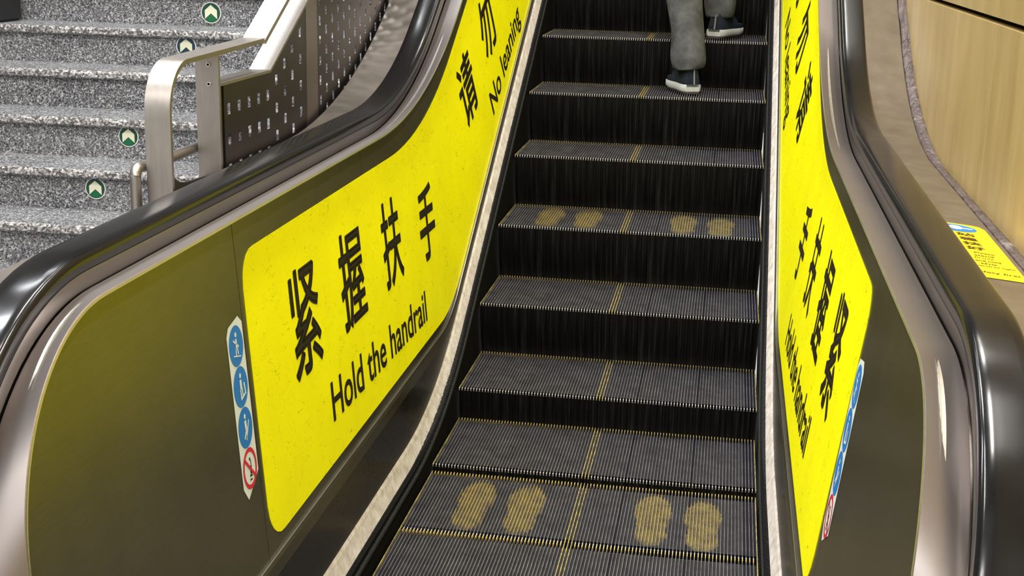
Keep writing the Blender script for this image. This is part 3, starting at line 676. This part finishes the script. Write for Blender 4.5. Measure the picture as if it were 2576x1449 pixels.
def perf(name, y0, y1, ztop, zbot, cols, m, hw, hh):
    """perforated plate as strips; cols = list of (yc, [zc...])"""
    bm = bmesh.new(); x0, x1 = XA - 0.002, XA - 0.0035
    def slab(ya, yb, za, zb2):   # za/zb2 functions of y
        v = [bm.verts.new((x, y, fz(y))) for x in (x0, x1) for y in (ya, yb) for fz in (za, zb2)]
        for f in ((0, 1, 3, 2), (4, 6, 7, 5), (0, 4, 5, 1), (2, 3, 7, 6), (0, 2, 6, 4), (1, 5, 7, 3)): bm.faces.new([v[i] for i in f])
    y = y0
    for yc, zc in sorted(cols):
        a, b = yc - hw, yc + hw
        nseg = max(1, int((a - y) / 0.05))
        for k in range(nseg): slab(y + (a - y) * k / nseg, y + (a - y) * (k + 1) / nseg, zbot, ztop)
        prev = zbot
        for z in sorted(zc):
            if z - hh <= max(zbot(a), zbot(b)) + 0.002 or z + hh >= min(ztop(a), ztop(b)) - 0.012: continue
            lo, hi = z - hh, z + hh
            slab(a, b, prev, (lambda q: (lambda yy: q))(lo)); prev = (lambda q: (lambda yy: q))(hi)
        slab(a, b, prev, ztop); y = b
    n = max(1, int((y1 - y) / 0.1))
    for k in range(n): slab(y + (y1 - y) * k / n, y + (y1 - y) * (k + 1) / n, zbot, ztop)
    return rpart(name, bm, m)
def top1(y): return 1.226 if y < 0.195 else 1.226 + (y - 0.195) * SL
dk_line = [(p[1], p[2]) for p in flat_line(0.95, 0.75, 0.45, 2.6)]
def bot1(y): return interp(dk_line, y)
cols = [(-0.137 + 0.078 * k, [1.162 - 0.081 * j for j in range(8)]) for k in range(5)]
for k, y in enumerate((0.252, 0.329, 0.403, 0.482)): cols.append((y, [1.199 - 0.0405 * (k % 2) + 0.081 * j for j in range(-7, 4)]))
perf('perforated_plate', -0.172, 0.540, top1, bot1, cols, M['plate'], 0.0120, 0.0150)
M['seam'] = steel('seam_steel', (0.30, 0.26, 0.24), 0.36, 0.08)
bm = bmesh.new()
v = [bm.verts.new((x, y, z)) for x in (XA - 0.001, XA - 0.010) for (y, z) in ((0.540, bot1(0.54)), (0.655, bot1(0.655)), (0.655, top1(0.655)), (0.540, top1(0.54)))]
for f in ((0, 1, 2, 3), (4, 7, 6, 5), (0, 4, 5, 1), (1, 5, 6, 2), (2, 6, 7, 3), (3, 7, 4, 0)): bm.faces.new([v[i] for i in f])
rpart('plate_seam', bm, M['seam'], False, None, 'plain steel upright between the perforated plates')
cols = []; k = 0; y = 0.690
while y < 2.9:
    cols.append((y, [0.9 + 0.0633 * j + 0.03165 * (k % 2) + 0.0 for j in range(34)])); y += 0.0695; k += 1
perf('perforated_plate', 0.657, 2.95, top1, bot1, cols, M['plate'], 0.0105, 0.0150)
bm = bmesh.new()
pts = [(-1.043, -0.560, 0.3), (-1.043, -0.560, 1.045)] + [(-1.043, -0.560 + 0.022 * (1 - math.cos(a)), 1.045 + 0.022 * math.sin(a)) for a in [PI / 2 * k / 6 for k in range(1, 7)]]
pts += [(-1.043, -0.40, 1.060), (-1.043, -0.2, 1.061), (-1.05, 0.2, 1.063)]
tube(bm, pts, 0.0135, 16); rpart('lower_tube_rail', bm, M['rail_steel'], True)
bm = bmesh.new(); pr = [(-0.42, 1.035), (-0.40, 1.018), (-0.37, 1.004), (-0.33, 0.996), (-0.21, 0.990), (-0.21, 0.3), (-0.42, 0.3)]
a = [bm.verts.new((-1.012, y, z)) for y, z in pr]; b = [bm.verts.new((-1.016, y, z)) for y, z in pr]; bm.faces.new(a); bm.faces.new(b)
for i in range(len(pr)): bm.faces.new((a[i], a[(i + 1) % 7], b[(i + 1) % 7], b[i]))
rpart('gusset_plate', bm, M['rail_steel'])

# ------------------------------------------------------------------ person walking up, seen from behind
Y6, Z6 = spath(-0.13466 + 0.427427 * 6); Y7, Z7 = spath(-0.13466 + 0.427427 * 7)
M['denim'] = mat('grey_trousers', (0.11, 0.112, 0.105), 0.9, 0, 0.2)
t = NT(M['denim']); t.col(t.ramp(t.noise(t.co(), 14, 5, 0.65), [(0.35, (0.042, 0.043, 0.046)), (0.68, (0.090, 0.092, 0.096))])); t.bump(t.noise(t.co(), 9, 3), 0.5, 0.02)
M['shoe'] = mat('navy_suede', (0.009, 0.014, 0.022), 0.8, 0, 0.2); M['sole'] = mat('pale_sole', (0.42, 0.44, 0.43), 0.6); M['outsole'] = mat('dark_outsole', (0.05, 0.035, 0.035), 0.7)
M['tab'] = mat('pull_tab', (0.16, 0.15, 0.16), 0.7); M['skin'] = mat('skin', (0.42, 0.25, 0.17), 0.55); M['jacket'] = mat('dark_jacket', (0.03, 0.033, 0.04), 0.85); M['hair'] = mat('black_hair', (0.012, 0.010, 0.009), 0.6)
pr = thing('person', 'person in grey trousers and navy shoes walking up the steps, seen from behind', 'person', (0.2, 2.5, Z6)); off = Vector((0.2, 2.5, Z6))
def ppart(name, bm, m, smooth=True, par=None, sub=0):
    o = obj(name, bm, m, par or pr, smooth)
    if par is None: o.matrix_parent_inverse = Matrix.Translation(-off)
    if sub: md = o.modifiers.new('sub', 'SUBSURF'); md.levels = sub; md.render_levels = sub
    return o
def skin(name, V, E, m, sub=2):
    me = bpy.data.meshes.new(name); me.from_pydata([v[0] for v in V], E, []); me.materials.append(m)
    o = bpy.data.objects.new(name, me); C.objects.link(o); o.parent = pr; o.matrix_parent_inverse = Matrix.Translation(-off)
    md = o.modifiers.new('skin', 'SKIN'); md.use_smooth_shade = True
    for i, v in enumerate(V):
        sv = me.skin_vertices[0].data[i]; r = v[1]; sv.radius = r if isinstance(r, tuple) else (r, r); sv.use_root = (i == 0)
    s2 = o.modifiers.new('sub', 'SUBSURF'); s2.levels = sub; s2.render_levels = sub
    return o
zg = Z6
V = [((.21, 2.66, zg + .95), (.15, .11)), ((.21, 2.66, zg + 1.15), (.14, .10)), ((.21, 2.67, zg + 1.38), (.16, .11)), ((.21, 2.67, zg + 1.52), .07), ((.21, 2.69, zg + 1.62), (.075, .09)), ((.21, 2.69, zg + 1.74), (.078, .095)), ((.21, 2.69, zg + 1.80), (.05, .06)),
     ((.13, 2.62, zg + .86), .06), ((.125, 2.53, zg + .50), .045), ((.16, 2.45, zg + .12), .042),
     ((.27, 2.70, zg + .86), .05), ((.277, 2.85, zg + .64), .042), ((.28, 2.80, zg + .36), .038),
     ((.02, 2.67, zg + 1.42), .055), ((-.04, 2.66, zg + 1.12), .04), ((-.01, 2.74, zg + .95), .03), ((.40, 2.67, zg + 1.42), .055), ((.46, 2.66, zg + 1.12), .04), ((.43, 2.74, zg + .95), .03)]
E = [(0, 1), (1, 2), (2, 3), (3, 4), (4, 5), (5, 6), (0, 7), (7, 8), (8, 9), (0, 10), (10, 11), (11, 12), (2, 13), (13, 14), (14, 15), (2, 16), (16, 17), (17, 18)]
skin('body', V, E, M['skin'])
bm = bmesh.new()
def wob(k, a): return 0.035 * math.sin(3 * a + k * 1.7) + 0.025 * math.sin(5 * a - k * 2.3)
rings_loft(bm, [(.168, 2.405, zg + .098, .056, .070, .12), (.167, 2.405, zg + .104, .066, .078, .10), (.165, 2.41, zg + .122, .075, .082, .06), (.163, 2.415, zg + .155, .080, .086), (.158, 2.43, zg + .20, .074, .083), (.150, 2.45, zg + .27, .071, .083), (.138, 2.47, zg + .35, .077, .085), (.123, 2.49, zg + .44, .083, .09), (.118, 2.53, zg + .54, .086, .095), (.125, 2.58, zg + .70, .09, .10), (.14, 2.63, zg + .88, .10, .11), (.20, 2.66, zg + .98, .13, .11)], wob=wob)
z7 = Z7 - Z6
rings_loft(bm, [(.281, 2.78, zg + z7 + .088, .058, .07), (.281, 2.78, zg + z7 + .094, .063, .075), (.283, 2.785, zg + z7 + .115, .068, .08), (.283, 2.79, zg + z7 + .15, .074, .086), (.280, 2.80, zg + z7 + .20, .075, .09), (.278, 2.83, zg + z7 + .28, .077, .09), (.278, 2.86, zg + z7 + .38, .08, .095), (.278, 2.865, zg + z7 + .46, .085, .105), (.275, 2.80, zg + z7 + .56, .092, .13), (.262, 2.70, zg + .885, .105, .125), (.22, 2.66, zg + .98, .13, .11)], wob=wob)
ppart('trousers', bm, M['denim'], True, None, 1)
bm = bmesh.new(); rings_loft(bm, [(.21, 2.66, zg + .90, .18, .14), (.21, 2.66, zg + 1.1, .17, .13), (.21, 2.665, zg + 1.3, .20, .14), (.21, 2.67, zg + 1.42, .19, .12), (.21, 2.67, zg + 1.50, .09, .085)])
for s_ in (-1, 1): tube(bm, [(.21 + s_ * .15, 2.67, zg + 1.43), (.21 + s_ * .21, 2.665, zg + 1.33), (.21 + s_ * .25, 2.66, zg + 1.12), (.21 + s_ * .21, 2.745, zg + .95)], [.075, .07, .062, .055], 16)
ppart('jacket', bm, M['jacket'])
bm = bmesh.new(); rings_loft(bm, [(.21, 2.675, zg + 1.62, .085, .085), (.21, 2.68, zg + 1.70, .092, .102), (.21, 2.685, zg + 1.78, .085, .10), (.21, 2.69, zg + 1.83, .05, .06), (.21, 2.69, zg + 1.84, .01, .01)]); ppart('hair', bm, M['hair'])
def shoe(hx, hy, z, ang, L):
    """hx, hy = centre of the heel's back; ang turns the toe (positive = to the left)"""
    cs, sn = math.cos(ang), math.sin(ang)
    def T(a, l, h): return (hx + a * cs - l * sn, hy + a * sn + l * cs, z + h)
    out = [(0, .028), (.012, .038), (.05, .042), (.11, .038), (.17, .045), (.21, .046), (.245, .036), (.268, .015)]
    k = L / 0.27
    def loop(sc_, h, grow=0.0, lift=0.0):
        ps = [(-w_ * sc_ - grow, l * k, h + lift * max(0, l - .17)) for l, w_ in out] + [(w_ * sc_ + grow, l * k, h + lift * max(0, l - .17)) for l, w_ in reversed(out)]
        return ps
    def loft(loops):
        bm = bmesh.new(); R = [[bm.verts.new(T(*p)) for p in lp_] for lp_ in loops]; n = len(R[0])
        for i in range(len(R) - 1):
            for j in range(n): bm.faces.new((R[i][j], R[i][(j + 1) % n], R[i + 1][(j + 1) % n], R[i + 1][j]))
        bm.faces.new(R[0]); bm.faces.new(R[-1]); return bm
    rt = ppart('shoe', loft([loop(.95, .030), loop(1.0, .036, 0), loop(.92, .058), ]), M['shoe'], True)
    # upper: collar rises at the heel
    bm = bmesh.new(); rings = []
    for q in range(7):
        f = q / 6; lp_ = []
        for l, w_ in out: hh = .036 + f * (.075 if l < .11 else max(.018, .075 - (l - .11) * .55)); lp_.append((-w_ * (1 - .28 * f), (l * k + f * .010) if l < .2 else l * k - f * .03, hh))
        for l, w_ in reversed(out): hh = .036 + f * (.075 if l < .11 else max(.018, .075 - (l - .11) * .55)); lp_.append((w_ * (1 - .28 * f), (l * k + f * .010) if l < .2 else l * k - f * .03, hh))
        rings.append([bm.verts.new(T(*p)) for p in lp_])
    n = len(rings[0])
    for i in range(6):
        for j in range(n): bm.faces.new((rings[i][j], rings[i][(j + 1) % n], rings[i + 1][(j + 1) % n], rings[i + 1][j]))
    bm.faces.new(rings[-1]); ppart('shoe_upper', bm, M['shoe'], True, rt)
    ppart('midsole', loft([loop(1.02, .010, .001, .12), loop(1.08, .016, .002, .12), loop(1.06, .032, .002, .08), loop(1.0, .040, .001)]), M['sole'], True, rt)
    ppart('outsole', loft([loop(.98, .0008, 0, .12), loop(1.04, .005, 0, .12), loop(1.04, .0105, .001, .12)]), M['outsole'], True, rt)
    bm = bmesh.new(); pts = [T(.004, -.004, .040), T(.004, -.001, .06), T(.004, .003, .085), T(.004, .004, .105)]
    for p, q in zip(pts, pts[1:]):
        a, b = Vector(p), Vector(q); s_ = Vector((cs, sn, 0)) * .0032; d = Vector((sn, -cs, 0)) * .003
        v = [bm.verts.new(x) for x in (a - s_, a + s_, b + s_, b - s_, a - s_ + d, a + s_ + d, b + s_ + d, b - s_ + d)]
        for f in ((4, 5, 6, 7), (0, 3, 2, 1), (0, 1, 5, 4), (1, 2, 6, 5), (2, 3, 7, 6), (3, 0, 4, 7)): bm.faces.new([v[i] for i in f])
    ppart('pull_tab', bm, M['tab'], False, rt)
shoe(.190, 2.345, Z6, math.radians(22), .262)
shoe(.262, 2.705, Z7, math.radians(-24), .262)
